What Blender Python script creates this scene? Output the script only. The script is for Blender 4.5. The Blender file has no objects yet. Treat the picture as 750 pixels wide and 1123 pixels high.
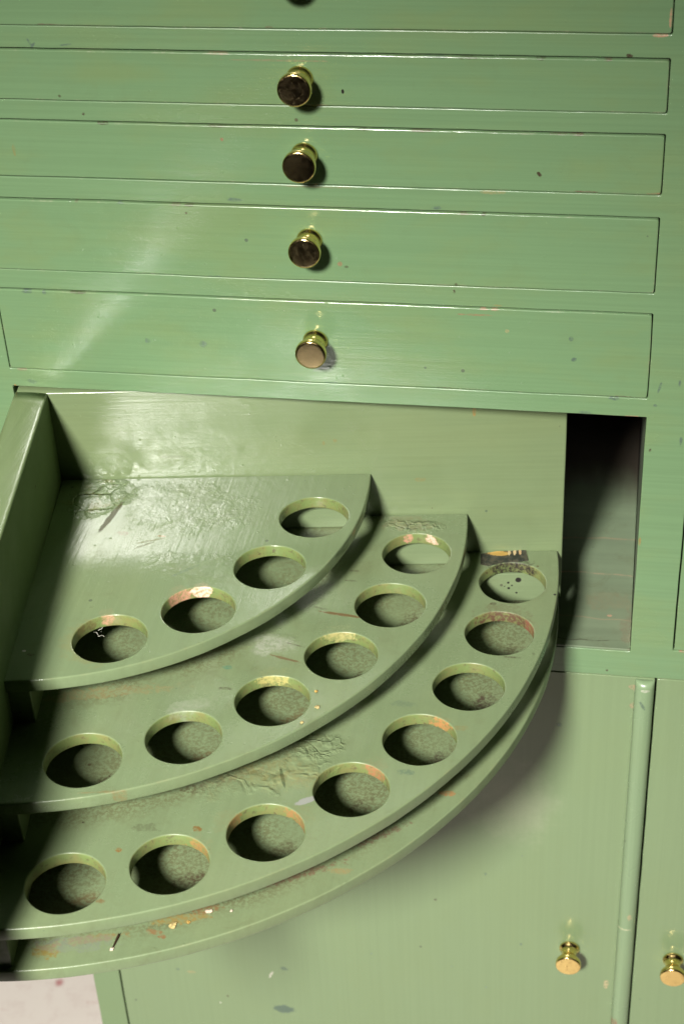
import bpy, bmesh, math, random
from mathutils import Vector, Matrix, noise as mn
random.seed(7)
scn = bpy.context.scene
COL = scn.collection
R = math.radians

# ------------------------------------------------------------------ camera (solved from the photograph)
CAM = Vector((0.4457941, -1.01872977, 1.07608031))
RX = Vector((0.98516577, 0.16586402, -0.04401737))
UP = Vector((-0.05965, 0.57149512, 0.81843461))
FW = Vector((-0.16090456, 0.80366813, -0.57291122))
FPX = 1863.043

def ray(x, y):
    return (FW + RX * ((x - 375) / FPX) - UP * ((y - 561.5) / FPX)).normalized()
def onY(x, y, Y=0.0):
    d = ray(x, y); return CAM + d * ((Y - CAM.y) / d.y)
def onZ(x, y, Z):
    d = ray(x, y); return CAM + d * ((Z - CAM.z) / d.z)
def onN(x, y, c, n):
    d = ray(x, y); return CAM + d * ((c - CAM).dot(n) / d.dot(n))

# ------------------------------------------------------------------ key dimensions (metres)
CX, CY, TH = 0.02842, -0.00538, 0.1365
TC = Vector((CX, CY, 0))
UB = Vector((math.cos(TH), math.sin(TH), 0))        # along the back board
NB = Vector((math.sin(TH), -math.cos(TH), 0))       # along the side board, away from the back board
H1, H2, H3, H4, ZT = 0.36837, 0.33001, 0.29356, 0.25661, 0.44447
TK = 0.0098
R1, R2, R3 = 0.23379, 0.30605, 0.37535
HR = 0.02485
SILL, DOORTOP, HEAD = 0.237, 0.2107, 0.446

# ------------------------------------------------------------------ node helpers
class NT:
    def __init__(s, name):
        s.m = bpy.data.materials.new(name); s.m.use_nodes = True
        s.t = s.m.node_tree; s.t.nodes.clear()
        s.out = s.n('ShaderNodeOutputMaterial')
        s.b = s.n('ShaderNodeBsdfPrincipled'); s.l(s.b.outputs[0], s.out.inputs[0])
        s.pos = s.n('ShaderNodeNewGeometry').outputs['Position']
    def n(s, t, **k):
        x = s.t.nodes.new(t)
        for a, v in k.items(): setattr(x, a, v)
        return x
    def l(s, a, b): s.t.links.new(a, b)
    def put(s, sock, v):
        if hasattr(v, 'is_linked') or hasattr(v, 'links'): s.l(v, sock)
        else: sock.default_value = v
    def math(s, op, a, b=0.0, clamp=False):
        x = s.n('ShaderNodeMath', operation=op, use_clamp=clamp)
        s.put(x.inputs[0], a); s.put(x.inputs[1], b); return x.outputs[0]
    def mapr(s, v, a, b, c=0.0, d=1.0, smooth=True):
        x = s.n('ShaderNodeMapRange'); x.interpolation_type = 'SMOOTHSTEP' if smooth else 'LINEAR'
        s.put(x.inputs['Value'], v)
        for k, q in zip(('From Min', 'From Max', 'To Min', 'To Max'), (a, b, c, d)): s.put(x.inputs[k], q)
        return x.outputs['Result']
    def mix(s, f, a, b):
        x = s.n('ShaderNodeMix', data_type='RGBA'); s.put(x.inputs[0], f)
        for sock, v in ((x.inputs[6], a), (x.inputs[7], b)):
            if isinstance(v, tuple): sock.default_value = (*v[:3], 1)
            else: s.l(v, sock)
        return x.outputs[2]
    def mapping(s, loc=(0, 0, 0), rot=(0, 0, 0), sc=(1, 1, 1), typ='POINT', vec=None):
        x = s.n('ShaderNodeMapping', vector_type=typ)
        s.l(vec or s.pos, x.inputs['Vector'])
        x.inputs['Location'].default_value = loc; x.inputs['Rotation'].default_value = rot
        x.inputs['Scale'].default_value = sc; return x.outputs[0]
    def noise(s, vec, scale, detail=3, rough=.55, dist=0.0):
        x = s.n('ShaderNodeTexNoise'); s.l(vec, x.inputs['Vector'])
        x.inputs['Scale'].default_value = scale; x.inputs['Detail'].default_value = detail
        x.inputs['Roughness'].default_value = rough; x.inputs['Distortion'].default_value = dist
        return x.outputs[0]
    def voro(s, vec, scale, feature='F1', rnd=1.0):
        x = s.n('ShaderNodeTexVoronoi', feature=feature); s.l(vec, x.inputs['Vector'])
        x.inputs['Scale'].default_value = scale; x.inputs['Randomness'].default_value = rnd
        return x
    def length(s, v):
        x = s.n('ShaderNodeVectorMath', operation='LENGTH'); s.l(v, x.inputs[0]); return x.outputs['Value']

def hexlin(r, g, b):
    f = lambda c: (c / 12.92) if c <= .04045 else ((c + .055) / 1.055) ** 2.4
    return tuple(f(c / 255) for c in (r, g, b))

# colours of the old gloss paint, and of what shows where it has gone
FACE = (0.125, 0.209, 0.103)
FACE_Y = (0.148, 0.200, 0.080)
DOOR = (0.146, 0.204, 0.104)
TRAY = (0.146, 0.193, 0.100)
TRAY_Y = (0.166, 0.195, 0.090)
UNDER = (0.072, 0.112, 0.078)       # older blue grey coat
PINK = (0.44, 0.235, 0.15)           # primer
BROWN = (0.070, 0.036, 0.018)
OCHRE = (0.20, 0.145, 0.045)
BLACK = (0.012, 0.010, 0.008)
WHITE = (0.46, 0.44, 0.37)
DUST = (0.082, 0.076, 0.030)

def stain(p, rx, ry, col, ang=0.0, plane='xy', amount=1.0, ragged=.5, scale=160, soft=.25, depth=.012, wall=0.0):
    """a mark with its own place: centre, two radii in its plane, angle in that plane"""
    if col[0] > 1.5 * col[1] and col != PINK and not wall: col = (col[0] * .58, col[1] * .72, col[2] * .75)      # rust and primer, dulled by age
    return dict(p=p, rx=rx, ry=ry, col=col, ang=ang, plane=plane, amount=amount, ragged=ragged, scale=scale, soft=soft, depth=depth, wall=wall)

def paint(name, base, base2, brush='x', rough=.24, stains=(), crinkles=(), holes=None, wear=0.35, wearcol=OCHRE,
          streak=.10, speck=.5, bumpk=1.0, dirt=0.0, dirt_r=None, spec=.5, und_k=1.0, header_shade_y=None, groove=None, grime=0.0, blot=.6):
    T = NT(name)
    P = T.pos
    # large cloudy variation of the coat
    big = T.noise(T.mapping(sc={'x': (1, 1, 2.4), 'z': (1.6, 1, 1), 'u': (1, 1, 1), 'v': (1, 1, 1)}[brush]), 9, 4, .62)
    col = T.mix(T.mapr(big, .42, .68, 0, blot), base, base2)
    # brush marks
    s = {'x': (5, 60, 420), 'z': (230, 60, 4), 'u': (6, 200, 60), 'v': (200, 5, 60)}[brush]
    rot = (0, 0, -TH) if brush in 'uv' else (0, 0, 0)
    bv = T.mapping(rot=rot, sc=s)
    br = T.noise(bv, 1.0, 4, .62, .25)
    br2 = T.noise(T.mapping(rot=rot, sc=tuple(k * 3.1 for k in s), loc=(3, 1, 2)), 1.0, 2, .5)
    dk = tuple(c * (1 - streak * 1.6) for c in base); lt = tuple(min(1, c * (1 + streak)) for c in base)
    col = T.mix(T.mapr(br, .34, .66, 0, 1), T.mix(.55, col, dk), T.mix(.55, col, lt))
    rgh = T.mapr(big, .3, .7, rough * .85, rough * 1.25)
    # tiny flecks
    if speck > 0:
        v = T.voro(P, 75)
        rv = T.n('ShaderNodeSeparateColor'); T.l(v.outputs['Color'], rv.inputs[0])
        pick = T.math('GREATER_THAN', rv.outputs[0], 1 - .16 * speck)
        siz = T.mapr(rv.outputs[1], 0, 1, .02, .10)
        m = T.math('MULTIPLY', pick, T.math('LESS_THAN', v.outputs['Distance'], siz))
        col = T.mix(T.math('MULTIPLY', m, .8), col, T.mix(rv.outputs[2], BROWN, UNDER))
    height = T.math('ADD', T.math('MULTIPLY', br, .55), T.math('MULTIPLY', br2, .22))
    peel = T.noise(P, 170, 2, .5)
    height = T.math('ADD', height, T.math('MULTIPLY', peel, .35))
    und = T.noise(P, 24, 2, .5)
    height = T.math('ADD', height, T.math('MULTIPLY', und, und_k))
    # nibs and dust in the paint
    nb = T.voro(P, 230); nr = T.n('ShaderNodeSeparateColor'); T.l(nb.outputs['Color'], nr.inputs[0])
    nib = T.math('MULTIPLY', T.math('GREATER_THAN', nr.outputs[0], .93), T.mapr(nb.outputs['Distance'], .28, 0, 0, 1))
    height = T.math('ADD', height, T.math('MULTIPLY', nib, .8 if dirt or grime else .35))
    if grime > 0:       # dull film and scuffs
        g1 = T.noise(P, 38, 6, .72, .6); gm = T.mapr(g1, .52, .70, 0, grime)
        col = T.mix(gm, col, DUST); rgh = T.math('ADD', rgh, T.math('MULTIPLY', gm, .25))
        g2 = T.noise(T.mapping(sc=(1, 1, 1), loc=(5, 2, 1)), 120, 4, .7)
        g3 = T.math('MULTIPLY', T.mapr(g2, .66, .74, 0, 1), T.mapr(T.noise(P, 9, 2, .5), .48, .62, 0, 1))
        col = T.mix(T.math('MULTIPLY', g3, grime * 1.6, True), col, BROWN)
    # grainy dust lying on a floor
    if dirt > 0:
        d1 = T.noise(P, 420, 4, .8); d2 = T.noise(P, 22, 3, .6)
        dm = T.math('MULTIPLY', T.mapr(d1, .42, .58, .05, 1), T.mapr(d2, .30, .58, dirt * .35, dirt))
        if dirt_r: dm = T.math('MULTIPLY', dm, T.mapr(T.length(T.mapping(loc=(CX, CY, H3), sc=(1, 1, 50), typ='TEXTURE')), dirt_r - .012, dirt_r + .004, 1, .12))
        col = T.mix(dm, col, DUST); rgh = T.math('ADD', rgh, T.math('MULTIPLY', dm, .3))
    nz = {}
    def nse(sc):
        if sc not in nz: nz[sc] = T.noise(P, sc, 5, .68)
        return nz[sc]
    # worn arrises
    if wear > 0:
        bn = T.n('ShaderNodeBevel', samples=4); bn.inputs['Radius'].default_value = .0016
        dt = T.n('ShaderNodeVectorMath', operation='DOT_PRODUCT')
        T.l(bn.outputs[0], dt.inputs[0]); T.l(T.n('ShaderNodeNewGeometry').outputs['True Normal'], dt.inputs[1])
        e = T.mapr(dt.outputs['Value'], .985, .90, 0, 1)
        wn = T.math('MULTIPLY', T.mapr(nse(60), .50, .62, 0, 1), T.mapr(nse(260), .42, .60, .25, 1))
        em = T.math('MULTIPLY', T.math('MULTIPLY', e, wn), wear)
        col = T.mix(em, col, wearcol); rgh = T.math('ADD', rgh, T.math('MULTIPLY', em, .3))
    # walls of the bored holes: thin mustard coat, primer and grime showing
    if holes:
        nm = T.n('ShaderNodeSeparateXYZ'); T.l(T.n('ShaderNodeNewGeometry').outputs['True Normal'], nm.inputs[0])
        side = T.mapr(T.math('ABSOLUTE', nm.outputs[2]), .7, .5, 0, 1)
        loc = T.mapping(loc=(CX, CY, 0), typ='TEXTURE')
        px = T.n('ShaderNodeSeparateXYZ'); T.l(loc, px.inputs[0])
        rad = T.math('SQRT', T.math('ADD', T.math('POWER', px.outputs[0], 2), T.math('POWER', px.outputs[1], 2)))
        inn = T.math('LESS_THAN', rad, holes)
        wl = T.math('MULTIPLY', side, inn)
        hc = T.mix(T.mapr(nse(90), .40, .66, 0, .6), (.135, .185, .048), OCHRE)
        hc = T.mix(T.mapr(nse(300), .55, .66, 0, .8), hc, BROWN)
        col = T.mix(T.math('MULTIPLY', wl, .72), col, hc)
        rgh = T.math('ADD', rgh, T.math('MULTIPLY', wl, .15))
    if groove:          # scratches on the compartment floor
        for (yy, w, c, a) in groove:
            sp = T.n('ShaderNodeSeparateXYZ'); T.l(P, sp.inputs[0])
            wob = T.math('MULTIPLY', T.math('SUBTRACT', T.noise(P, 14, 3, .6), .5), .018)
            d = T.math('ABSOLUTE', T.math('SUBTRACT', T.math('ADD', sp.outputs[1], wob), yy))
            m = T.math('MULTIPLY', T.mapr(d, w, w * .3, 0, a), T.mapr(nse(60), .38, .52, .2, 1))
            col = T.mix(m, col, c)
    if header_shade_y:          # header's shade at the back, painted in as a dark brown
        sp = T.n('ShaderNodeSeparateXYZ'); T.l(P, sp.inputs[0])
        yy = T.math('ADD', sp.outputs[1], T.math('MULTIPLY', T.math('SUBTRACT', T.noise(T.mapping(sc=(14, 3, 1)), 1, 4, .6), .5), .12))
        f = T.mapr(yy, header_shade_y - .045, header_shade_y + .045, 0, 1)
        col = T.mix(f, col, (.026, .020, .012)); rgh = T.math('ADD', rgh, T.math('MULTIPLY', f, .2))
    for q in stains:
        rt = {'xy': (0, 0, q['ang']), 'xz': (0, q['ang'], 0), 'n': (0, 0, TH)}[q['plane']]
        sc = {'xy': (q['rx'], q['ry'], q['depth']), 'xz': (q['rx'], q['depth'], q['ry']), 'n': (q['rx'], q['depth'], q['ry'])}[q['plane']]
        d = T.length(T.mapping(loc=tuple(q['p']), rot=rt, sc=sc, typ='TEXTURE'))
        d = T.math('ADD', d, T.math('MULTIPLY', T.math('SUBTRACT', nse(q['scale']), .5), q['ragged'] * 4))
        m = T.mapr(d, 1.0, 1.0 - q['soft'], 0, q['amount'])
        if q['ragged'] >= .4: m = T.math('MULTIPLY', m, T.mapr(nse(420), .36, .60, .25, 1))
        if q['wall'] and holes: m = T.math('MULTIPLY', m, T.math('ADD', T.math('MULTIPLY', side, q['wall']), 1 - q['wall']))
        col = T.mix(m, col, q['col'])
        if q['amount'] > .5:
            rgh = T.math('ADD', rgh, T.math('MULTIPLY', m, .2))
    for q in crinkles:  # wrinkled, lifted paint
        rt = (0, 0, q['ang']) if q['plane'] == 'xy' else (0, 0, TH)
        sc = (q['rx'], q['ry'], q['depth']) if q['plane'] == 'xy' else (q['rx'], q['depth'], q['ry'])
        d = T.length(T.mapping(loc=tuple(q['p']), rot=rt, sc=sc, typ='TEXTURE'))
        d = T.math('ADD', d, T.math('MULTIPLY', T.math('SUBTRACT', nse(50), .5), 1.6))
        m = T.mapr(d, 1.05, .55, 0, 1)
        warp = T.n('ShaderNodeTexNoise'); T.l(P, warp.inputs['Vector']); warp.inputs['Scale'].default_value = 45
        wv = T.n('ShaderNodeVectorMath', operation='MULTIPLY_ADD'); T.l(warp.outputs['Color'], wv.inputs[0])
        wv.inputs[1].default_value = (.016, .016, .016); T.l(P, wv.inputs[2])
        rn = T.noise(wv.outputs[0], q['scale'] * .55, 2, .5, .8)
        rd = T.math('ABSOLUTE', T.math('SUBTRACT', rn, .5))
        ridge = T.mapr(rd, .0, .07, 1, 0)
        vo = T.voro(wv.outputs[0], q['scale'] * .5, 'DISTANCE_TO_EDGE')
        crk = T.math('MULTIPLY', T.mapr(vo.outputs['Distance'], .0, .06, 1, 0), T.mapr(nse(50), .42, .54, .15, 1))
        height = T.math('ADD', height, T.math('MULTIPLY', T.math('MULTIPLY', m, ridge), q['ragged'] * (2.0 if q['amount'] >= .8 else 7 * q['amount'])))
        height = T.math('SUBTRACT', height, T.math('MULTIPLY', T.math('MULTIPLY', m, crk), q['ragged'] * 6 * q['amount']))
        height = T.math('ADD', height, T.math('MULTIPLY', T.math('MULTIPLY', m, T.noise(P, 85, 3, .6)), q['ragged'] * 7))
        pick = T.mapr(nse(40), .45, .6, .1, 1)
        col = T.mix(T.math('MULTIPLY', T.math('MULTIPLY', m, crk), T.math('MULTIPLY', pick, q['amount'])), col, q['col'])
        col = T.mix(T.math('MULTIPLY', m, T.mapr(nse(70), .5, .62, 0, .30 * q['amount'])), col, OCHRE)
    bp = T.n('ShaderNodeBump'); bp.inputs['Strength'].default_value = .55 * bumpk; bp.inputs['Distance'].default_value = .00035
    T.l(height, bp.inputs['Height'])
    T.l(bp.outputs[0], T.b.inputs['Normal'])
    T.l(col, T.b.inputs['Base Color']); T.put(T.b.inputs['Roughness'], rgh)
    T.b.inputs['IOR'].default_value = 1.5; T.b.inputs['Specular IOR Level'].default_value = spec
    return T.m

# ------------------------------------------------------------------ mesh helpers
def link(name, me, mat, parent=None):
    o = bpy.data.objects.new(name, me); COL.objects.link(o)
    if mat: me.materials.append(mat)
    if parent:
        o.parent = parent; o.matrix_parent_inverse = parent.matrix_world.inverted()
    return o

def empty(name, loc, label, cat):
    o = bpy.data.objects.new(name, None); COL.objects.link(o)
    o.location = loc; o.empty_display_size = .05
    o['label'] = label; o['category'] = cat
    bpy.context.view_layer.update()
    return o

def rrect(x0, z0, x1, z1, r=.0015, step=.006, jit=.00028):
    pts = []
    for (cx, cz, a0) in ((x1 - r, z0 + r, -90), (x1 - r, z1 - r, 0), (x0 + r, z1 - r, 90), (x0 + r, z0 + r, 180)):
        for k in range(4):
            a = R(a0 + 30 * k); pts.append((cx + r * math.cos(a), cz + r * math.sin(a)))
    out = []
    for i, p in enumerate(pts):
        q = pts[(i + 1) % len(pts)]
        n = max(1, int(math.dist(p, q) / step))
        for k in range(n): out.append((p[0] + (q[0] - p[0]) * k / n, p[1] + (q[1] - p[1]) * k / n))
    return [jitter(p, jit) for p in out]

def jitter(p, j):
    if not j: return p
    n = lambda k, q: mn.noise(Vector((p[0] * k + q, p[1] * k - q, q * 1.7)))      # repeatable from run to run
    return (p[0] + j * (n(60, .3) * .7 + n(14, 5.3)), p[1] + j * (n(60, 9.1) * .7 + n(14, 2.7)))

def plate(outer, holes, t, bev, bres=2, depth=0):
    """flat piece: outline + holes, thickness t going down from z=0, rounded arrises"""
    cu = bpy.data.curves.new('outline', 'CURVE'); cu.dimensions = '2D'; cu.fill_mode = 'BOTH'
    cu.extrude = t / 2 - bev; cu.bevel_depth = bev; cu.bevel_resolution = bres; cu.offset = -bev
    def area(p): return sum(p[i - 1][0] * p[i][1] - p[i][0] * p[i - 1][1] for i in range(len(p)))
    for k, pts in enumerate([outer] + list(holes)):
        if (area(pts) > 0) != (k == 0): pts = pts[::-1]
        sp = cu.splines.new('POLY'); sp.points.add(len(pts) - 1); sp.use_cyclic_u = True
        for q, (x, y) in zip(sp.points, pts): q.co = (x, y, 0, 1)
    o = bpy.data.objects.new('outline', cu); COL.objects.link(o)
    bpy.context.view_layer.update()
    me = bpy.data.meshes.new_from_object(o.evaluated_get(bpy.context.evaluated_depsgraph_get()))
    bpy.data.objects.remove(o); bpy.data.curves.remove(cu)
    want = abs(area(outer)) / 2 - sum(abs(area(h)) for h in holes) / 2
    got = sum(p_.area for p_ in me.polygons if p_.normal.z > .99)
    if not depth and abs(got - want) > .03 * want + .0006 * len(holes):
        sm = lambda pts: [((pts[i - 1][0] + 2 * pts[i][0] + pts[(i + 1) % len(pts)][0]) / 4, (pts[i - 1][1] + 2 * pts[i][1] + pts[(i + 1) % len(pts)][1]) / 4) for i in range(len(pts))]
        return plate(sm(outer), [sm(h) for h in holes], t, bev, bres, 1)
    me.transform(Matrix.Translation((0, 0, -t / 2)))
    bm = bmesh.new(); bm.from_mesh(me); bmesh.ops.remove_doubles(bm, verts=bm.verts, dist=1e-6)
    bmesh.ops.recalc_face_normals(bm, faces=bm.faces)
    for f in bm.faces: f.smooth = abs(f.normal.z) < .999
    bm.to_mesh(me); bm.free(); me.materials.clear()
    return me

XZ = Matrix(((1, 0, 0, 0), (0, 0, -1, 0), (0, 1, 0, 0), (0, 0, 0, 1)))   # plate lying in xy -> standing, its face to -y

def box(x0, x1, y0, y1, z0, z1, bev=.0008, mat4=None, seg=2, jit=0.0):
    bm = bmesh.new(); bmesh.ops.create_cube(bm, size=1)
    for v in bm.verts:
        v.co = ((x0 + x1) / 2 + v.co.x * (x1 - x0), (y0 + y1) / 2 + v.co.y * (y1 - y0), (z0 + z1) / 2 + v.co.z * (z1 - z0))
    if bev: bmesh.ops.bevel(bm, geom=bm.edges[:], offset=bev, segments=seg, affect='EDGES', profile=.5)
    for f in bm.faces: f.smooth = f.calc_area() < 4 * bev * max(x1 - x0, y1 - y0, z1 - z0) and max(abs(c) for c in f.normal) < .999
    me = bpy.data.meshes.new('box'); bm.to_mesh(me); bm.free()
    if mat4: me.transform(mat4)
    return me

def lathe(profile, n=48):
    bm = bmesh.new(); rings = []
    for (r, h) in profile:
        rings.append([bm.verts.new((r * math.cos(2 * math.pi * k / n), -h, r * math.sin(2 * math.pi * k / n))) for k in range(n)] if r > 1e-6 else [bm.verts.new((0, -h, 0))])
    for a, b in zip(rings, rings[1:]):
        for k in range(n):
            j = (k + 1) % n
            if len(b) == 1: bm.faces.new((a[k], a[j], b[0]))
            else: bm.faces.new((a[k], a[j], b[j], b[k]))
    bmesh.ops.recalc_face_normals(bm, faces=bm.faces)
    for f in bm.faces: f.smooth = True
    me = bpy.data.meshes.new('knob'); bm.to_mesh(me); bm.free()
    return me

# ------------------------------------------------------------------ marks on the cabinet front (found on the photograph, kept at their place)
def F(x, y, r, col, ry=None, **k): return stain(onY(x, y), r, ry or r, col, plane='xz', **k)
front_marks = [
    F(30, 320, .0045, UNDER, .0017), F(49, 321, .0017, UNDER), F(223, 377, .0034, UNDER, .003), F(162, 374, .002, UNDER),
    F(36, 418, .004, UNDER, .002, amount=.7), F(24, 405, .004, (.3, .16, .09), .0012, amount=.6), F(258, 219, .006, UNDER, .0015),
    F(376, 100, .0011, BLACK, .0018, ragged=.2), F(626, 371, .0016, UNDER, .002), F(629, 394, .0022, UNDER, .002), F(590, 190, .0013, BROWN), F(592, 192, .0013, BROWN),
    F(540, 211, .008, (.30, .22, .10), .0015, amount=.5), F(556, 363, .0016, (.36, .25, .12), amount=.6),
    F(674, 437, .004, UNDER, .0014), F(641, 453, .005, UNDER, .0016, amount=.8), F(723, 425, .001, UNDER, .005, ang=.25), F(718, 445, .0014, UNDER),
    F(712, 494, .0009, BROWN, .0014), F(746, 484, .0012, UNDER, .004), F(380, 292, .0016, BROWN, .001, amount=.7), F(373, 289, .002, (.36, .17, .09), amount=.8),
    F(33, 47, .0008, UNDER, .004, ang=-.5), F(36, 50, .0008, UNDER, .0035, ang=.7), F(72, 49, .004, UNDER, .0007, ang=-.12),
    F(66, 105, .001, BROWN), F(120, 80, .06, FACE_Y, .010, amount=.45, soft=.9, ragged=.3, scale=60), F(92, 125, .001, BROWN),
    F(16, 165, .0012, OCHRE, .005, amount=.5), F(243, 153, .0014, (.36, .17, .09)), F(310, 66, .04, (.45, .25, .15), .0008, amount=.45, ragged=.45),
    F(345, 205, .03, (.45, .25, .15), .0007, amount=.45, ragged=.45), F(735, 20, .0008, PINK, .007, amount=.7), F(725, 39, .006, PINK, .001, amount=.8),
    F(725, 213, .010, (.36, .17, .09), .0011, amount=.8), F(690, 61, .002, BROWN, .0012), F(479, 228, .004, UNDER, .0013), F(520, 345, .012, (.36, .17, .09), .0009, amount=.7),
    F(693, 457, .006, PINK, .0010, amount=.8), F(701, 594, .0012, OCHRE, .004), F(676, 584, .001, PINK), F(745, 420, .001, UNDER, .003), F(748, 715, .004, (.36, .17, .09), .0008),
    F(665, 735, .0012, BROWN), F(500, 312, .0012, BROWN, .0016), F(498, 320, .001, BROWN, .0015), F(545, 335, .004, OCHRE, .0008, amount=.6),
    stain(Vector((-.013, 0, -.30)), .03, .22, (0.132, 0.190, 0.092), plane='xz', amount=.85, ragged=.2, soft=.2, scale=40),
    F(18, 428, .0016, (.42, .17, .04), .006, amount=.9),
]
door_marks = [
    F(312, 1107, .0115, UNDER, .0062, ragged=.35), F(311, 1063, .004, UNDER, .003), F(297, 1069, .0016, WHITE, .005, ang=.4), F(242, 1100, .0012, WHITE),
    F(195, 1063, .002, UNDER, .0016), F(210, 1066, .005, (.33, .22, .10), .0018, amount=.4), F(532, 959, .0013, UNDER), F(571, 1036, .0014, UNDER),
    F(407, 1046, .0012, UNDER), F(495, 1060, .001, UNDER), F(533, 1083, .0011, UNDER), F(572, 939, .0008, UNDER), F(613, 795, .003, UNDER, .0022, amount=.8),
    F(694, 754, .004, (.42, .26, .15), .003), F(693, 774, .0025, (.42, .26, .15), .0035, amount=.8), F(664, 1080, .0025, (.42, .30, .17), .006, amount=.6), F(701, 1096, .001, UNDER),
    F(560, 880, .05, (.33, .34, .24), .06, amount=.35, soft=.9, ragged=.3, scale=40),
]
mould_marks = [F(704, 768, .0016, UNDER, .006, ang=-.5, depth=.03), F(708, 752, .004, WHITE, .0012, amount=.6, depth=.03),
               F(673, 1116, .004, (.30, .16, .09), .006, depth=.03), F(690, 1000, .002, (.40, .28, .16), .004, amount=.6, depth=.03),
               F(684, 1013, .008, (.5, .47, .3), .0008, amount=.7, depth=.03)]

DR = [(.7168, .778), (.6668, .7022), (.6121, .65335), (.5418, .5968), (.4608, .527)]   # drawer openings bottom, top
_r = random.Random(21)
for b, t in DR:         # knocks along the drawer edges
    for k in range(7):
        top = _r.random() < .65; x = _r.uniform(.03, .455)
        front_marks.append(stain(Vector((x, 0, (t - .0017) if top else (b + .001))), _r.uniform(.0015, .009), _r.uniform(.0006, .0013),
                                 _r.choice([UNDER, (.20, .125, .075), (.26, .18, .11), (.05, .04, .02)]), plane='xz', amount=_r.uniform(.5, .95), ragged=.55, scale=260))
def marks_in(lo, hi): return [q for q in front_marks if lo <= q['p'].z <= hi and q['p'].x < .4605]
rest = [q for q in front_marks if q['p'].x >= .4605 or not any(b <= q['p'].z <= t for b, t in DR)]
M_frame = paint('green_face_paint', FACE, FACE_Y, 'x', .23, rest, wear=.3, wearcol=(.30, .27, .18), streak=.05, blot=.85)
M_drawers = [paint('green_drawer_paint', FACE, FACE_Y, 'x', .14, marks_in(b, t), grime=.06, bumpk=.75, wear=.85, wearcol=(.33, .28, .19), streak=.04, blot=1.0) for b, t in DR]
M_drawer = paint('green_drawer_paint', FACE, FACE_Y, 'x', .16, (), wear=.5, wearcol=(.33, .28, .19), streak=.04, blot=1.0)
M_door = paint('pale_green_door_paint', DOOR, (.148, .200, .094), 'z', .17, door_marks, wear=.3, wearcol=(.28, .26, .17), streak=.022, bumpk=.8)
M_mould = paint('green_moulding_paint', (.158, .226, .124), (.16, .215, .108), 'z', .28, mould_marks, wear=.3, wearcol=(.4, .3, .18), streak=.07)
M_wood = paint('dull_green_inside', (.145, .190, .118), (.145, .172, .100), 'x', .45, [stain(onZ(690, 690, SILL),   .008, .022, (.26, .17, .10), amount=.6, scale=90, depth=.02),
               stain(onZ(668, 660, SILL), .02, .012, (.20, .16, .09), amount=.3, scale=90, depth=.02), stain(onZ(668, 675, SILL), .002, .0012, PINK, depth=.02)],
               groove=[(.143, .0012, (.27, .20, .13), .8), (.092, .0010, (.30, .23, .15), .9), (.036, .0008, (.26, .21, .13), .7), (.0105, .0008, (.05, .05, .03), .8)], grime=.25, wear=0, header_shade_y=.215)
M_bare = paint('dark_bare_wood', (.055, .035, .018), (.09, .05, .022), 'x', .6, wear=0, streak=.25)

# ------------------------------------------------------------------ cabinet
cab = empty('cabinet', (.23, .2, -.45), 'green painted wooden cabinet with flush drawers, lower doors and brass knobs', 'cabinet')
XL, XRT = -.026, 1.0                                     # left side, right end
hol = []
for b, t in DR: hol.append(rrect(0, b, .46, t, .0012))
hol.append(rrect(0, SILL - .0018, .46, HEAD, .0006))
hol.append(rrect(.4915, SILL + .002, .965, HEAD, .0012))
for b, t in DR: hol.append(rrect(.4915, b, .965, t, .0012))
hol.append(rrect(.0008, -.40, .965, DOORTOP, .001))
me = plate(rrect(XL, -.45, XRT, .82, .001), hol, .019, .0006); me.transform(XZ)
link('face_frame', me, M_frame, cab)
link('side_panel', box(XL + .0005, XL + .018, .0195, .46, -.45, .82), M_frame, cab)
link('side_panel', box(XRT - .018, XRT - .0005, .0195, .46, -.45, .82), M_frame, cab)
link('cabinet_top', box(XL - .012, XRT + .012, -.015, .47, .8205, .842, .002), M_frame, cab)
link('back_panel', box(XL + .0185, XRT - .0185, .45, .46, -.45, .82), M_bare, cab)
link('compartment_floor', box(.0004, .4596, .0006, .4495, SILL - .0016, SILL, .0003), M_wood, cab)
link('compartment_ceiling', box(XL + .0185, .466, .0195, .4495, HEAD + .0005, HEAD + .0135), M_bare, cab)
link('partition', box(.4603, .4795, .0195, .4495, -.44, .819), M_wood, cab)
link('compartment_lining', box(XL + .0185, XL + .024, .0195, .4495, SILL + .0005, HEAD), M_bare, cab)

BR = NT('polished_brass')
sc = BR.noise(BR.pos, 300, 5, .75); ln = BR.noise(BR.mapping(sc=(60, 60, 900)), 1, 3, .6)
BR.l(BR.mix(BR.mapr(sc, .5, .72, 0, .7), (.83, .62, .25), (.38, .25, .10)), BR.b.inputs['Base Color'])
BR.b.inputs['Metallic'].default_value = 1
BR.l(BR.mapr(sc, .35, .7, .10, .30), BR.b.inputs['Roughness'])
bb = BR.n('ShaderNodeBump'); bb.inputs['Strength'].default_value = .12; bb.inputs['Distance'].default_value = .0003
BR.l(ln, bb.inputs['Height']); BR.l(bb.outputs[0], BR.b.inputs['Normal'])
M_brass = BR.m

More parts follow.
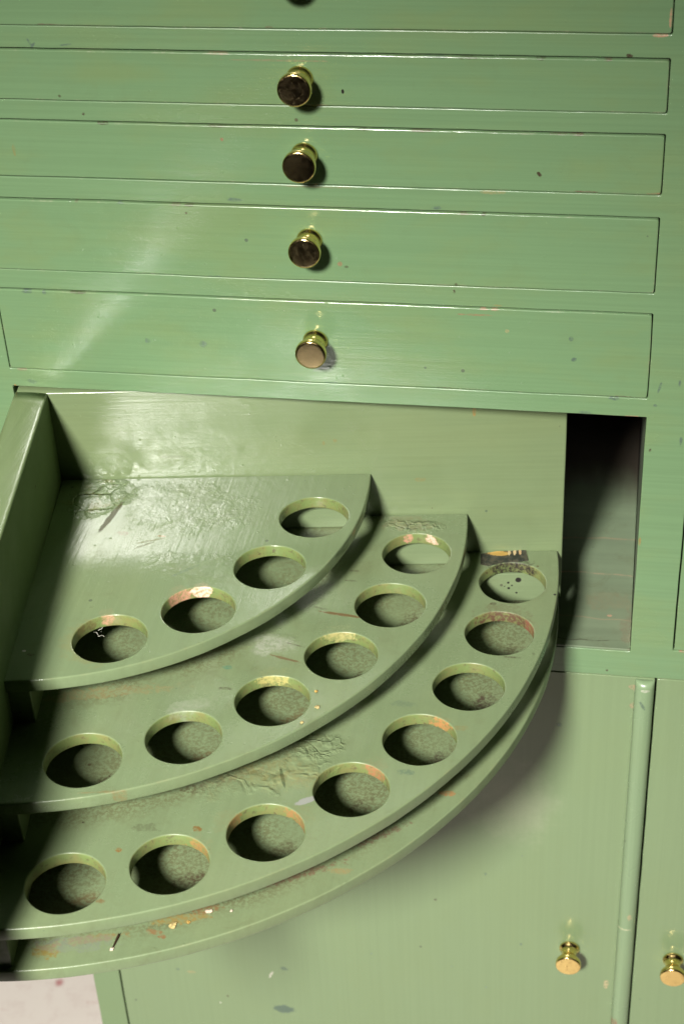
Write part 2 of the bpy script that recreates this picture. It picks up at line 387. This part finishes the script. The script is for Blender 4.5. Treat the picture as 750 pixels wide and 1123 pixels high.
prof = [(.0074, 0), (.0085, .0003), (.0089, .0012), (.0088, .0021), (.0082, .0030), (.0073, .0040), (.0067, .0054), (.0065, .0074), (.0067, .0096),
        (.0074, .0120), (.0086, .0140), (.0099, .0153), (.0107, .0165), (.01095, .0180), (.01095, .0200), (.0107, .0211), (.0103, .0215), (.0098, .02168),
        (.0088, .02172), (.0055, .02178), (.0, .0218)]
TF = NT('tarnish_reflection_brass')  # upper knob faces: dark room reflection painted into the colour, with some tarnish
t1 = TF.noise(TF.pos, 260, 4, .6); t2 = TF.noise(TF.mapping(sc=(220, 1, 1900), rot=(0, .35, 0)), 1, 3, .6)
tc = TF.mix(TF.mapr(t1, .35, .7, 0, 1), (.20, .150, .080), (.29, .215, .115))
TF.l(TF.mix(TF.mapr(t2, .55, .75, 0, .6), tc, (.20, .13, .06)), TF.b.inputs['Base Color'])
TF.b.inputs['Metallic'].default_value = 1; TF.l(TF.mapr(t1, .3, .7, .16, .27), TF.b.inputs['Roughness'])
tb = TF.n('ShaderNodeBump'); tb.inputs['Strength'].default_value = .25; tb.inputs['Distance'].default_value = .0003
TF.l(t2, tb.inputs['Height']); TF.l(tb.outputs[0], TF.b.inputs['Normal'])
knob_me = lathe(prof); knob_me.materials.append(M_brass)
dark_face_me = knob_me.copy(); dark_face_me.materials.append(TF.m)
for p_ in dark_face_me.polygons:
    if p_.center.y < -.02166: p_.material_index = 1
def knob(x, z, parent, y=0.0, rot=0.0, me=None):
    o = bpy.data.objects.new('knob', me or knob_me); COL.objects.link(o)
    o.location = (x, y, z); o.rotation_euler = (0, rot, 0)
    o.parent = parent; o.matrix_parent_inverse = parent.matrix_world.inverted()
    return o

kz = [.7535, .6850, .6336, .5726, .4955]
for i, (b, t) in enumerate(DR):
    for side in (0, 1):
        x0, x1 = (0.0005, .4594) if side == 0 else (.4926, .964)
        me = plate(rrect(x0, b + .0005, x1, t - .0012, .0016, jit=.00036), [], .018, .0009)
        mid = Vector(((x0 + x1) / 2, 0, (b + t) / 2))
        me.transform(Matrix.Translation(mid + Vector((0, random.uniform(-.0007, .0003), 0))) @ Matrix.Rotation(random.uniform(-.0009, .0009), 4, 'Y') @ Matrix.Rotation(random.uniform(-.0015, .0015), 4, 'Z') @ Matrix.Translation(-mid) @ XZ)
        d = link('drawer', me, M_drawers[i] if side == 0 else M_drawer, cab)
        knob(.2298 if side == 0 else .728, kz[i], d, 0, random.random() * 6, dark_face_me)
me = plate(rrect(.4926, SILL + .0027, .964, HEAD - .0012, .0016), [], .018, .0009); me.transform(XZ)
d = link('drawer', me, M_drawer, cab); knob(.728, .345, d, 0, 1.0)

for side in (0, 1):
    x0, x1 = (.0022, .4803) if side == 0 else (.4817, .9635)
    me = plate(rrect(x0, -.399, x1, DOORTOP - .0012, .0012), [], .019, .0007); me.transform(Matrix.Translation((0, .0004, 0)) @ XZ)
    d = link('door', me, M_door, cab)
    if side == 0:
        # half-round moulding along the meeting edge, its top end rounded over
        bm = bmesh.new(); N = 16; rows = []
        xa, xb, pr = .4653, .4803, .0072
        zs = [-.398 + k * .012 for k in range(50)]
        zs = [z for z in zs if z < .2035] + [.2035, .2060, .2078, .2088]
        for z in zs:
            f = 1.0 if z <= .2035 else math.sqrt(max(.0, 1 - ((z - .2035) / .0056) ** 2))
            wob = .00025 * mn.noise(Vector((0, 0, z * 30)))
            row = []
            for k in range(N + 1):
                a = math.pi * k / N
                row.append(bm.verts.new(((xa + xb) / 2 - (xb - xa) / 2 * math.cos(a) + wob, -pr * f * math.sin(a) ** .8 + .0002, z)))
            rows.append(row)
        for a, c in zip(rows, rows[1:]):
            for k in range(N): bm.faces.new((a[k], a[k + 1], c[k + 1], c[k]))
        bm.faces.new(rows[-1]); bm.faces.new(rows[0][::-1])
        for r_ in (rows,):
            for a, c in zip(r_, r_[1:]): bm.faces.new((c[0], c[N], a[N], a[0]))
        bmesh.ops.recalc_face_normals(bm, faces=bm.faces)
        for f_ in bm.faces: f_.smooth = len(f_.verts) == 4
        m2 = bpy.data.meshes.new('moulding'); bm.to_mesh(m2); bm.free()
        link('moulding', m2, M_mould, d)
        knob(.4250, -.1065, d, 0, .4)
    else:
        knob(.5148, -.108, d, 0, 2.0)

# ------------------------------------------------------------------ swing-out tray
tray = empty('swing_tray', (CX, CY, H4 - TK), 'green quarter-round stepped tray with rows of round holes, swung out of the cabinet', 'tray')
TM = Matrix.Translation(TC) @ Matrix.Rotation(TH, 4, 'Z')     # local: +x along back board, -y along side board

def A(x, y, z, rx, ry, col, **k): return stain(onZ(x, y, z), rx, ry, col, plane='xy', **k)
def W(x, y, z, r, col, rz=.010, wall=.88, **k): return stain(onZ(x, y, z), r, r, col, plane='xy', depth=rz + .003, wall=wall, **k)
def Lm(x1, y1, x2, y2, z, w, col, **k):
    a, b = onZ(x1, y1, z), onZ(x2, y2, z); d = b - a
    return stain((a + b) / 2, d.length / 2, w, col, ang=math.atan2(d.y, d.x), plane='xy', **k)
t1_marks = [Lm(137, 548, 107, 586, H1, .0026, (.055, .056, .018), ragged=.22, scale=220), Lm(146, 602, 170, 594, H1, .0009, (.10, .10, .035), ragged=.2, amount=.7),
            A(165, 593, H1, .012, .0010, (.12, .12, .04), ang=.42, amount=.6, ragged=.2), A(205, 625, H1, .013, .0016, UNDER, ang=.75, amount=.35),
            A(178, 588, H1, .004, .0012, PINK, amount=.5), A(136, 585, H1, .006, .003, (.30, .14, .08), amount=.4, ragged=.9, scale=300),
            A(27, 714, H1, .0016, .0012, WHITE), A(35, 718, H1, .003, .0014, BROWN, amount=.7), A(110, 702, H1, .028, .028, OCHRE, amount=.22, ragged=.25),
            W(118, 676, H1 - .003, .006, PINK, .004, ragged=.5, amount=.8), W(200, 656, H1 - .004, .011, PINK, .006, ragged=.45, scale=110), W(221, 648, H1 - .002, .008, (.8, .5, .38), .005, ragged=.5, scale=110),
            W(240, 652, H1 - .001, .004, (.7, .4, .28), .003, ragged=.4), W(92, 688, H1 - .005, .010, BROWN, .006, amount=.5, ragged=.8, scale=300),
            A(184, 731, H1 - .003, .0012, .003, PINK, amount=.6, depth=.01), A(190, 733, H1 - .004, .001, .003, WHITE, amount=.5, depth=.01)]
t1_crk = [stain(onZ(108, 545, H1), .026, .034, (.050, .060, .018), ragged=.8, scale=95, amount=.85), stain(onZ(195, 555, H1), .055, .035, UNDER, ragged=.30, scale=170, amount=.06),
          stain(onZ(215, 622, H1), .040, .018, UNDER, ragged=.30, scale=150, amount=.12)]
t2_marks = [A(300, 706, H2, .020, .013, (.27, .29, .22), amount=.85, ragged=.45, soft=.5, scale=70), A(375, 674, H2, .017, .0016, (.20, .09, .03), ang=-.12, amount=.85, ragged=.35, scale=220),
            A(312, 722, H2, .012, .0013, (.20, .10, .04), ang=-.25, amount=.8, ragged=.35), A(323, 707, H2, .009, .0009, BROWN, ang=-.25, amount=.6), A(352, 667, H2, .006, .0010, BROWN, amount=.6, ang=-.2),
            A(247, 755, H2, .006, .0016, BROWN, amount=.6, ragged=.8), A(385, 637, H2, .005, .001, BROWN, amount=.7), A(388, 626, H2, .004, .001, BROWN, amount=.5), A(205, 775, H2, .02, .008, (.24, .27, .19), ang=.5, amount=.65, soft=.7),
            A(165, 866, H2, .05, .0012, (.30, .17, .06), ang=.19, amount=.55, ragged=.4), A(110, 760, H2, .05, .006, (.24, .17, .07), ang=.25, amount=.35, ragged=.7), A(250, 732, H2, .004, .002, (.06, .16, .10), amount=.8),
            W(447, 590, H2 - .004, .0046, PINK, .001, ragged=.5, scale=200), W(473, 592, H2 - .004, .0058, (.62, .42, .31), .001, ragged=.5, scale=180), A(332, 750, H2 - TK, .010, .006, OCHRE, amount=.01),
            A(445, 573, H2, .022, .009, (.20, .15, .08), amount=.3, ragged=.8), W(300, 745, H2 - .002, .012, (.55, .46, .16), .004, amount=.5, ragged=.6, scale=300), W(372, 697, H2 - .002, .012, (.58, .48, .20), .004, amount=.4, ragged=.6, scale=300)]
t2_crk = [stain(onZ(452, 577, H2), .024, .009, (.10, .12, .08), ragged=.8, scale=130, amount=.6), stain(onZ(300, 705, H2), .025, .014, UNDER, ragged=.3, scale=160, amount=.1)]
t3_marks = [A(300, 850, H3, .045, .018, (.20, .20, .085), amount=.4, ragged=.5, soft=.6, scale=60), A(130, 932, H3, .0024, .002, (.30, .13, .03)), A(217, 909, H3, .004, .0024, (.26, .12, .03), ragged=.6), A(110, 988, H3, .003, .002, (.24, .12, .04), amount=.8),
            A(92, 902, H3, .001, .001, BROWN), A(160, 908, H3, .008, .004, BROWN, amount=.3, ragged=.9), A(210, 864, H3, .012, .004, BROWN, amount=.4, ragged=.9), A(336, 878, H3, .009, .003, (.25, .25, .24), ang=.6, amount=.8, ragged=.3),
            A(310, 853, H3, .0014, .011, (.05, .07, .03), ang=.35, amount=.85, ragged=.12), A(240, 853, H3, .03, .006, (.10, .09, .05), ang=.4, amount=.35, ragged=.7), A(445, 847, H3, .006, .003, UNDER, amount=.6, ragged=.7), A(443, 772, H3, .010, .004, UNDER, amount=.4, ragged=.6),
            A(505, 798, H3, .006, .003, OCHRE, amount=.35, ragged=.6), A(608, 652, H3, .0012, .0012, BLACK, ragged=.1), A(540, 662, H3, .003, .0016, BROWN, amount=.7, ragged=.6), A(562, 721, H3, .006, .001, BROWN, amount=.7, ragged=.5), A(585, 717, H3, .0012, .001, BROWN),
            W(562, 628, H3 - .003, .019, (.020, .014, .010), .009, ragged=.4, scale=170, wall=.35), W(541, 640, H3 - .005, .010, BROWN, .006, amount=.8, ragged=.7), W(552, 682, H3 - .004, .023, (.085, .042, .022), .007, amount=1.0, ragged=.45, scale=170, wall=.7), W(577, 690, H3 - .003, .010, (.20, .07, .04), .005, amount=.8, ragged=.6),
            W(520, 700, H3 - .004, .008, BROWN, .006, amount=.8, ragged=.7), W(545, 790, H3 - .004, .018, OCHRE, .006, amount=.01), W(482, 796, H3 - .003, .009, (.45, .17, .06), .006, amount=.7, ragged=.6, scale=250), W(250, 905, H3 - .004, .012, (.26, .13, .04), .006, amount=.7, ragged=.7, scale=250),
            W(326, 900, H3 - .004, .012, (.34, .13, .05), .006, amount=.6, ragged=.7, scale=250), W(412, 846, H3 - .003, .010, (.34, .12, .06), .006, amount=.7, ragged=.6, scale=250), W(215, 935, H3 - .004, .012, (.34, .16, .05), .006, amount=.6, ragged=.8, scale=280)]
t3_crk = [stain(onZ(298, 848, H3), .050, .022, (.11, .10, .035), ragged=.6, scale=55, amount=.7, ang=.4), stain(onZ(350, 818, H3), .018, .014, (.20, .13, .04), ragged=.8, scale=110, amount=.6), stain(onZ(20, 850, H3), .02, .01, UNDER, ragged=.3, scale=120, amount=.3)]
b_marks = [A(196, 1008, H4, .022, .005, (.34, .20, .05), ang=.30, amount=.85, ragged=.7), A(225, 998, H4, .010, .004, (.26, .12, .04), ang=.3, amount=.9, ragged=.6), A(310, 963, H4, .040, .005, (.22, .10, .055), ang=.48, amount=.75, ragged=.7),
           A(405, 920, H4, .026, .004, (.20, .10, .06), ang=.62, amount=.7, ragged=.7), A(50, 1043, H4, .010, .006, (.30, .16, .02), amount=.8, ragged=.5), A(100, 1030, H4, .022, .004, (.34, .17, .05), ang=.3, amount=.6, ragged=.8), A(170, 1022, H4, .006, .002, (.33, .12, .04), amount=.7),
           A(178, 1027, H4, .003, .002, (.30, .13, .05)), A(490, 870, H4, .006, .003, (.45, .18, .06), amount=.8), A(80, 1035, H4, .028, .007, (.15, .165, .15), ang=.2, amount=.4, ragged=.6), A(372, 955, H4, .008, .003, (.45, .22, .08), amount=.5),
           A(562, 645, H4, .002, .002, BLACK), A(470, 845, H4, .03, .008, DUST, amount=.5, ragged=.6), A(568, 636, H4, .0034, .0034, (.03, .03, .015), ragged=.2), A(557, 640, H4, .0012, .0012, BLACK, ragged=.1), A(566, 649, H4, .0014, .0014, BLACK, ragged=.1), A(559, 644, H4, .001, .001, BLACK, ragged=.1)]

def heaps(h, hr, angs, seed):
    rnd = random.Random(seed); out = []
    for a in angs:
        aa = R(a) + TH
        e = Vector((math.cos(aa), math.sin(aa), 0))
        p = Vector((CX, CY, h)) + e * (hr + .0) + Vector((.004 + rnd.uniform(-.004, .006), .020 + rnd.uniform(-.003, .003), 0))
        out.append(stain(p, rnd.uniform(.012, .020), rnd.uniform(.006, .010), rnd.choice([(.085, .050, .020), (.075, .035, .022), (.10, .075, .03)]), ang=aa + math.pi / 2,
                         amount=rnd.uniform(.55, .95), ragged=.6, soft=.7, scale=120))
    return out
t2_marks += heaps(H2, .2013, [-71.5, -53.4, -34.8, -16.0], 1)[1:]
t3_marks += heaps(H3, .2717, [-78.8, -64.9, -51.1, -37.7, -24.1, -10.6], 2)
b_marks += heaps(H4, .3410, [-81.9, -71.0, -60.2, -49.2, -38.3, -27.6, -17.0, -6.7], 3)
def Bt(x, y, r): return stain(onN(x, y, TC + NB * .016, NB), r, r, BLACK, plane='n', ragged=.12)
M_batten = paint('olive_tray_paint_batten', TRAY, TRAY_Y, 'x', .34, [Bt(568, 636, .0026), Bt(557, 639, .0011), Bt(561, 642, .0008), Bt(566, 650, .0010), Bt(557.5, 645, .0012), Bt(553, 643, .0006)], (), wear=.2, streak=.04, grime=.12)
M_t1 = paint('olive_tray_paint_top', TRAY, TRAY_Y, 'v', .13, t1_marks, t1_crk, holes=R1 - .004, wear=.4, wearcol=(.26, .21, .10), streak=.035, grime=.13, bumpk=1.0, und_k=.5)
M_t2 = paint('olive_tray_paint_middle', TRAY, TRAY_Y, 'v', .26, t2_marks, t2_crk, holes=R2 - .004, wear=.4, wearcol=(.24, .18, .08), streak=.035, grime=.2, dirt=.6, dirt_r=R1 - .010, bumpk=1.1)
M_t3 = paint('olive_tray_paint_bottom', TRAY, TRAY_Y, 'v', .28, t3_marks, t3_crk, holes=R3 - .004, wear=.4, wearcol=(.24, .18, .08), streak=.035, grime=.14, dirt=.62, dirt_r=R2 - .010)
M_base = paint('olive_tray_paint_base', TRAY, TRAY_Y, 'v', .32, b_marks, (), wear=.4, wearcol=(.24, .18, .08), streak=.04, grime=.2, dirt=.7, dirt_r=R3 - .012)
def Bm(x, y, rx, rz, col, **k): return stain(onN(x, y, TC, -NB), rx, rz, col, plane='n', **k)
bk_marks = [Bm(188, 501, .010, .0014, (.10, .13, .06), amount=.5, ragged=.3), Bm(520, 451, .0014, .004, (.42, .17, .03), amount=.7), Bm(367, 483, .0016, .002, OCHRE, amount=.5), Bm(355, 486, .0012, .002, OCHRE, amount=.5), Bm(460, 526, .005, .002, OCHRE, amount=.35)]
bk_crk = [stain(onN(120, 510, TC, -NB), .022, .012, UNDER, plane='n', ragged=.25, scale=70, amount=.1), stain(onN(150, 485, TC, -NB), .03, .03, UNDER, plane='n', ragged=.05, scale=140, amount=.05), stain(onN(195, 500, TC, -NB), .03, .008, UNDER, plane='n', ragged=.12, scale=120, amount=.05)]
M_back = paint('olive_tray_paint_board', (.142, .188, .094), (.154, .188, .084), 'x', .165, bk_marks, bk_crk, und_k=.55, wear=.35, wearcol=(.30, .27, .17), streak=.035, speck=.8, grime=.04)
M_dull = paint('olive_tray_paint_dull', (.125, .170, .076), (.13, .16, .066), 'v', .6, (), (), wear=.3, wearcol=(.30, .27, .17), streak=.04, spec=.2)
M_side = paint('olive_tray_paint_side', (.140, .188, .085), (.155, .186, .076), 'v', .15, (), (), wear=.35, wearcol=(.30, .27, .17), streak=.04)

def disc_outline(r, jit=.0004):
    """quarter round in tray-local coordinates, corner at the origin"""
    pts = [(.0004, -.0004)]
    n = 160
    for k in range(n + 1):
        a = -math.pi / 2 + (math.pi / 2) * k / n
        rr = r + jit * mn.noise(Vector((math.cos(a) * 7, math.sin(a) * 7, r * 50))) + jit * .4 * mn.noise(Vector((math.cos(a) * 40, math.sin(a) * 40, r * 50)))
        pts.append((rr * math.cos(a) + (.0004 if k == 0 else 0), rr * math.sin(a) - (.0004 if k == n else 0)))
    return pts
def hole(cx, cy, r):
    s = random.random() * 50
    return [(cx + (r + .0003 * mn.noise(Vector((math.cos(a) * 2, math.sin(a) * 2, s)))) * math.cos(a), cy + (r + .0003 * mn.noise(Vector((math.cos(a) * 2, math.sin(a) * 2, s + 9)))) * math.sin(a))
            for a in [2 * math.pi * k / 72 for k in range(72)]]
tiers = [(H1, R1, .2013, [-71.5, -53.4, -34.8, -16.0], M_t1), (H2, R2, .2717, [-78.8, -64.9, -51.1, -37.7, -24.1, -10.6], M_t2),
         (H3, R3, .3410, [-81.9, -71.0, -60.2, -49.2, -38.3, -27.6, -17.0, -6.7], M_t3), (H4, .37598, 0, [], M_base)]
for (h, r, hr, angs, m) in tiers:
    hs = [hole(hr * math.cos(R(a)), hr * math.sin(R(a)), HR) for a in angs]
    me = plate(disc_outline(r), hs, TK, .0011, 3)
    me.transform(TM @ Matrix.Translation((0, 0, h)))
    link('shelf' if angs else 'base_board', me, m, tray)

zb = H4 - TK
me = plate(rrect(-.0236, zb, .379, ZT, .001, jit=.00025), [], .0175, .0011)
me.transform(TM @ XZ); link('back_board', me, M_back, tray)
# side board: the drawer front when the tray is shut
sec = [(-.0001, zb - .001), (-.0237, zb - .001), (-.0237, ZT + .0012)]
for k in range(13):
    xx = -.0232 + .0222 * k / 12; sec.append((xx, ZT + .0018 - .0018 * ((xx + .0232) / .0222) ** 2))
sec += [(-.0004, ZT - .0004), (-.0001, ZT - .0012)]
bm = bmesh.new(); rows = []
for k in range(40):
    yy = -.0006 - (.455 - .0006) * k / 39
    j = .00018 * mn.noise(Vector((yy * 60, 0, 3))); j2 = .00015 * mn.noise(Vector((yy * 60, 7, 3)))
    rows.append([bm.verts.new((x + j, yy, z + (j2 if z > .4 else 0))) for x, z in sec])
n_ = len(sec)
for a_, c_ in zip(rows, rows[1:]):
    for k in range(n_): bm.faces.new((a_[k], a_[(k + 1) % n_], c_[(k + 1) % n_], c_[k]))
bm.faces.new(rows[0]); bm.faces.new(rows[-1][::-1])
bmesh.ops.recalc_face_normals(bm, faces=bm.faces)
for f_ in bm.faces: f_.smooth = f_.normal.z > .3
me = bpy.data.meshes.new('side_board'); bm.to_mesh(me); bm.free()
me.transform(TM @ Matrix.Rotation(.006, 4, 'Z'))
me.materials.append(M_side)
for p_ in me.polygons:
    if p_.normal.z < .3: p_.material_index = 1
sb = link('side_board', me, None, tray); me.materials.append(M_dull)
# knob on its far (outer) face
k = knob(0, 0, sb); k.matrix_world = TM @ Matrix.Translation((-.0240, -.22, .345)) @ Matrix.Rotation(-math.pi / 2, 4, 'Z')
# battens that carry the shelves
for lo, hi, r in ((H2, H1, R1), (H3, H2, R2), (H4, H3, R3)):
    a, b = lo + .0003, hi - TK - .0003
    link('batten', box(.0165, r - .010, -.0160, -.0004, a, b, .0008, TM), M_batten, tray)
    link('batten', box(.0006, .0160, -(r - .003), -.0006, a, b, .0008, TM), M_batten, tray)
# remains of a dark paper label stuck by the last hole
pc = [onZ(x, y, H3) for x, y in ((527, 608), (545, 605.5), (560, 604.5), (576, 602.5), (579, 615), (566, 616.5), (552, 617), (535, 621), (526.5, 619))]
bm = bmesh.new()
lowv = [bm.verts.new((p.x, p.y, H3 + .0001)) for p in pc]; upv = [bm.verts.new((p.x, p.y, H3 + .0006 + .0003 * math.sin(i * 2.1))) for i, p in enumerate(pc)]
bm.faces.new(upv[::-1])
for i in range(len(pc)): bm.faces.new((lowv[i], lowv[(i + 1) % len(pc)], upv[(i + 1) % len(pc)], upv[i]))
bmesh.ops.recalc_face_normals(bm, faces=bm.faces)
me = bpy.data.meshes.new('paper_scrap'); bm.to_mesh(me); bm.free()
PS = NT('burnt_label')
c0 = PS.mix(PS.mapr(PS.noise(PS.pos, 160, 4, .7), .45, .55), (.016, .018, .014), (.05, .045, .03))
for (x, y, rx, ry, cc, aa) in ((547, 607.5, .011, .0035, (.42, .26, .06), .1), (558, 607, .0014, .0045, (.5, .38, .2), .1), (564, 606.5, .0014, .0045, (.5, .38, .2), .1), (570, 606, .0013, .0045, (.45, .3, .15), .1)):
    d = PS.length(PS.mapping(loc=tuple(onZ(x, y, H3)), rot=(0, 0, aa), sc=(rx, ry, .01), typ='TEXTURE'))
    d = PS.math('ADD', d, PS.math('MULTIPLY', PS.math('SUBTRACT', PS.noise(PS.pos, 260, 4, .7), .5), 1.2))
    c0 = PS.mix(PS.mapr(d, 1, .7, 0, .9), c0, cc)
PS.l(c0, PS.b.inputs['Base Color']); PS.b.inputs['Roughness'].default_value = .45
o = link('label_scrap', me, PS.m, tray); o['label'] = 'torn dark scrap of a burnt paper label by the last hole'

# ------------------------------------------------------------------ loose bits lying on the tray
def flat_mat(name, c, rough=.6):
    T = NT(name); T.l(T.mix(T.mapr(T.noise(T.pos, 500, 3, .7), .4, .65), c, tuple(v * .55 for v in c)), T.b.inputs['Base Color'])
    T.b.inputs['Roughness'].default_value = rough; return T.m
def chip(x, y, z, size, mat, name, label, cat, group=None, flat=.25, tilt=.3, seed=0, stretch=1.0, rz=0.0):
    rnd = random.Random(seed); bm = bmesh.new(); n = 9
    rim = [(1 + rnd.uniform(-.4, .25)) for _ in range(n)]
    up = [bm.verts.new((size * stretch * rim[k] * math.cos(2 * math.pi * k / n), size * rim[k] * math.sin(2 * math.pi * k / n), size * flat * (1 + rnd.uniform(-.4, .6)))) for k in range(n)]
    dn = [bm.verts.new((v.co.x * .95, v.co.y * .95, v.co.z - size * flat * .8)) for v in up]
    ct = bm.verts.new((0, 0, size * flat * 1.7)); cb = bm.verts.new((0, 0, size * flat * .6))
    for k in range(n):
        j = (k + 1) % n
        bm.faces.new((up[k], up[j], ct)); bm.faces.new((dn[j], dn[k], cb)); bm.faces.new((up[j], up[k], dn[k], dn[j]))
    bmesh.ops.recalc_face_normals(bm, faces=bm.faces)
    lowest = min(v.co.z for v in bm.verts)
    for v in bm.verts: v.co.z -= lowest
    me = bpy.data.meshes.new(name); bm.to_mesh(me); bm.free()
    o = link(name, me, mat); o.location = onZ(x, y, z) + Vector((0, 0, .0002)); o.rotation_euler = (0, 0, rz)
    o['label'] = label; o['category'] = cat
    if group: o['group'] = group
    return o
mw, my, mo, mb = flat_mat('pale_chip', (.62, .52, .40)), flat_mat('yellow_chip', (.46, .36, .15)), flat_mat('ochre_chip', (.45, .28, .07)), flat_mat('dark_splinter', (.05, .022, .010))
G = 'flakes of old paint lying on the tray'
chip(190, 1016, H4, .0024, my, 'paint_flake', 'larger yellow flake in the rusty patch on the base board', 'flake', G, seed=1, stretch=1.3, rz=.4)
chip(229, 1000, H4, .0021, mw, 'paint_flake', 'pale pinkish flake at the right end of the rusty patch on the base board', 'flake', G, seed=2)
chip(207, 1012, H4, .0014, mo, 'paint_flake', 'small ochre flake between the yellow and pinkish flakes on the base board', 'flake', G, seed=3)
chip(254, 999, H4, .0012, mw, 'paint_flake', 'tiny pale flake alone on the base board, right of the rusty patch', 'flake', G, seed=4)
chip(348, 776.5, H2, .0015, my, 'paint_flake', 'yellowish crumb beside the rim of a middle shelf hole, near the shelf lip', 'flake', G, seed=5, flat=.5)
chip(331, 793, H2, .0012, my, 'paint_flake', 'small yellowish crumb on the very lip of the middle shelf', 'flake', G, seed=6, flat=.5)
chip(347, 759, H2, .0015, mo, 'paint_flake', 'faint ochre crumb up the middle shelf from the two yellowish ones', 'flake', G, seed=7, flat=.4)
# splinter with a pale tip
bm = bmesh.new()
pa, pb = onZ(131, 1026, H4), onZ(124, 1040, H4)
dv = (pb - pa).normalized(); sv = Vector((-dv.y, dv.x, 0)); rows = []
for k in range(7):
    t = k / 6; p = pa.lerp(pb, t); w = .0008 * (1 - .35 * t) * (.35 if k in (0, 6) else 1); z0 = H4 + .0002 + .0012 * (1 - t)
    rows.append([bm.verts.new((p + sv * w).to_tuple()[:2] + (z0,)), bm.verts.new(p.to_tuple()[:2] + (z0 + .0011,)), bm.verts.new((p - sv * w).to_tuple()[:2] + (z0,))])
for a, c in zip(rows, rows[1:]):
    for k in range(3): bm.faces.new((a[k], a[(k + 1) % 3], c[(k + 1) % 3], c[k]))
bm.faces.new(rows[0]); bm.faces.new(rows[-1][::-1]); bmesh.ops.recalc_face_normals(bm, faces=bm.faces)
me = bpy.data.meshes.new('splinter'); bm.to_mesh(me); bm.free()
o = link('wood_splinter', me, mb); o['label'] = 'thin dark splinter of wood lying on the base board at the front left'; o['category'] = 'splinter'
chip(123, 1041.5, H4, .0014, mw, 'paint_flake', 'tiny white flake at the lower tip of the dark splinter', 'flake', G, seed=8, flat=.4)
# a bit of pale fluff caught on the rim of the first hole of the top shelf
bm = bmesh.new(); rnd = random.Random(5)
base = onZ(106, 694, H1 - .002)
fib = []
for s_ in range(4):
    p = base + Vector((rnd.uniform(-.003, .003), rnd.uniform(-.002, .002), rnd.uniform(-.001, .001)))
    d_ = Vector((rnd.uniform(.1, 1), rnd.uniform(-1, .3), rnd.uniform(-.5, .3))).normalized()
    prev = None
    for k in range(6):
        d_ = (d_ + Vector((rnd.uniform(-.6, .6), rnd.uniform(-.6, .6), rnd.uniform(-.4, .4)))).normalized()
        p = p + d_ * .0009
        r_ = .00017
        ring = [bm.verts.new(p + Vector((r_ * math.cos(a), r_ * .6 * math.sin(a), r_ * math.sin(a)))) for a in (0, 2.1, 4.2)]
        if prev:
            for j in range(3): bm.faces.new((prev[j], prev[(j + 1) % 3], ring[(j + 1) % 3], ring[j]))
        prev = ring
me = bpy.data.meshes.new('fluff'); bm.to_mesh(me); bm.free()
o = link('lint_tuft', me, flat_mat('lint', (.40, .39, .33), .9)); o['label'] = 'wisp of pale lint caught in the leftmost hole of the top shelf'; o['category'] = 'lint'

# ------------------------------------------------------------------ floor
FT = NT('stained_pale_floor')
a = FT.noise(FT.pos, 3.5, 4, .6); b = FT.noise(FT.pos, 55, 4, .65); c = FT.noise(FT.pos, 18, 5, .7, .4)
col = FT.mix(FT.mapr(a, .35, .65), (.43, .375, .335), (.47, .43, .385))
col = FT.mix(FT.mapr(b, .45, .7, 0, .25), col, (.34, .26, .235))
col = FT.mix(FT.mapr(c, .60, .72, 0, .55), col, (.30, .15, .14))
v = FT.voro(FT.pos, 34); rv = FT.n('ShaderNodeSeparateColor'); FT.l(v.outputs['Color'], rv.inputs[0])
m = FT.math('MULTIPLY', FT.math('GREATER_THAN', rv.outputs[0], .80), FT.mapr(FT.math('ADD', v.outputs['Distance'], FT.math('MULTIPLY', b, .3)), .42, .25, 0, .8))
col = FT.mix(m, col, (.26, .07, .075))
FT.l(col, FT.b.inputs['Base Color']); FT.b.inputs['Roughness'].default_value = .6
bm = bmesh.new(); bmesh.ops.create_grid(bm, x_segments=4, y_segments=4, size=4.5)
me = bpy.data.meshes.new('floor'); bm.to_mesh(me); bm.free()
o = link('floor', me, FT.m); o.location = (0, -1.0, -.4505); o['kind'] = 'structure'

# ------------------------------------------------------------------ light: one flash head, front left and high
LP = Vector((-.200, -2.5285, 2.1468)); AIM = Vector((.15, -.30, .03))
ld = bpy.data.lights.new('flash', 'SPOT'); ld.energy = 1230; ld.color = (1.0, .968, .915)
ld.shadow_soft_size = .22; ld.spot_size = R(40); ld.spot_blend = 1.0
lo = bpy.data.objects.new('flash', ld); COL.objects.link(lo); lo.location = LP
lo.rotation_euler = (AIM - LP).to_track_quat('-Z', 'Y').to_euler()

w = bpy.data.worlds.new('World'); scn.world = w; w.use_nodes = True
bg = w.node_tree.nodes['Background']; bg.inputs[0].default_value = (.9, .95, 1, 1); bg.inputs[1].default_value = .003

# ------------------------------------------------------------------ camera
cd = bpy.data.cameras.new('camera'); co = bpy.data.objects.new('camera', cd); COL.objects.link(co)
co.matrix_world = Matrix(((RX.x, UP.x, -FW.x, CAM.x), (RX.y, UP.y, -FW.y, CAM.y), (RX.z, UP.z, -FW.z, CAM.z), (0, 0, 0, 1)))
cd.sensor_fit = 'VERTICAL'; cd.sensor_height = 36; cd.sensor_width = 24
cd.lens = FPX / 1123 * 36
cd.clip_start = .05; cd.clip_end = 100
cd.dof.use_dof = True; cd.dof.focus_distance = 1.17; cd.dof.aperture_fstop = 11
scn.camera = co
scn.view_settings.view_transform = 'Standard'; scn.view_settings.look = 'None'
scn.view_settings.exposure = 0; scn.view_settings.gamma = 1
scn.cycles.max_bounces = 10; scn.cycles.caustics_reflective = True; scn.cycles.blur_glossy = .05
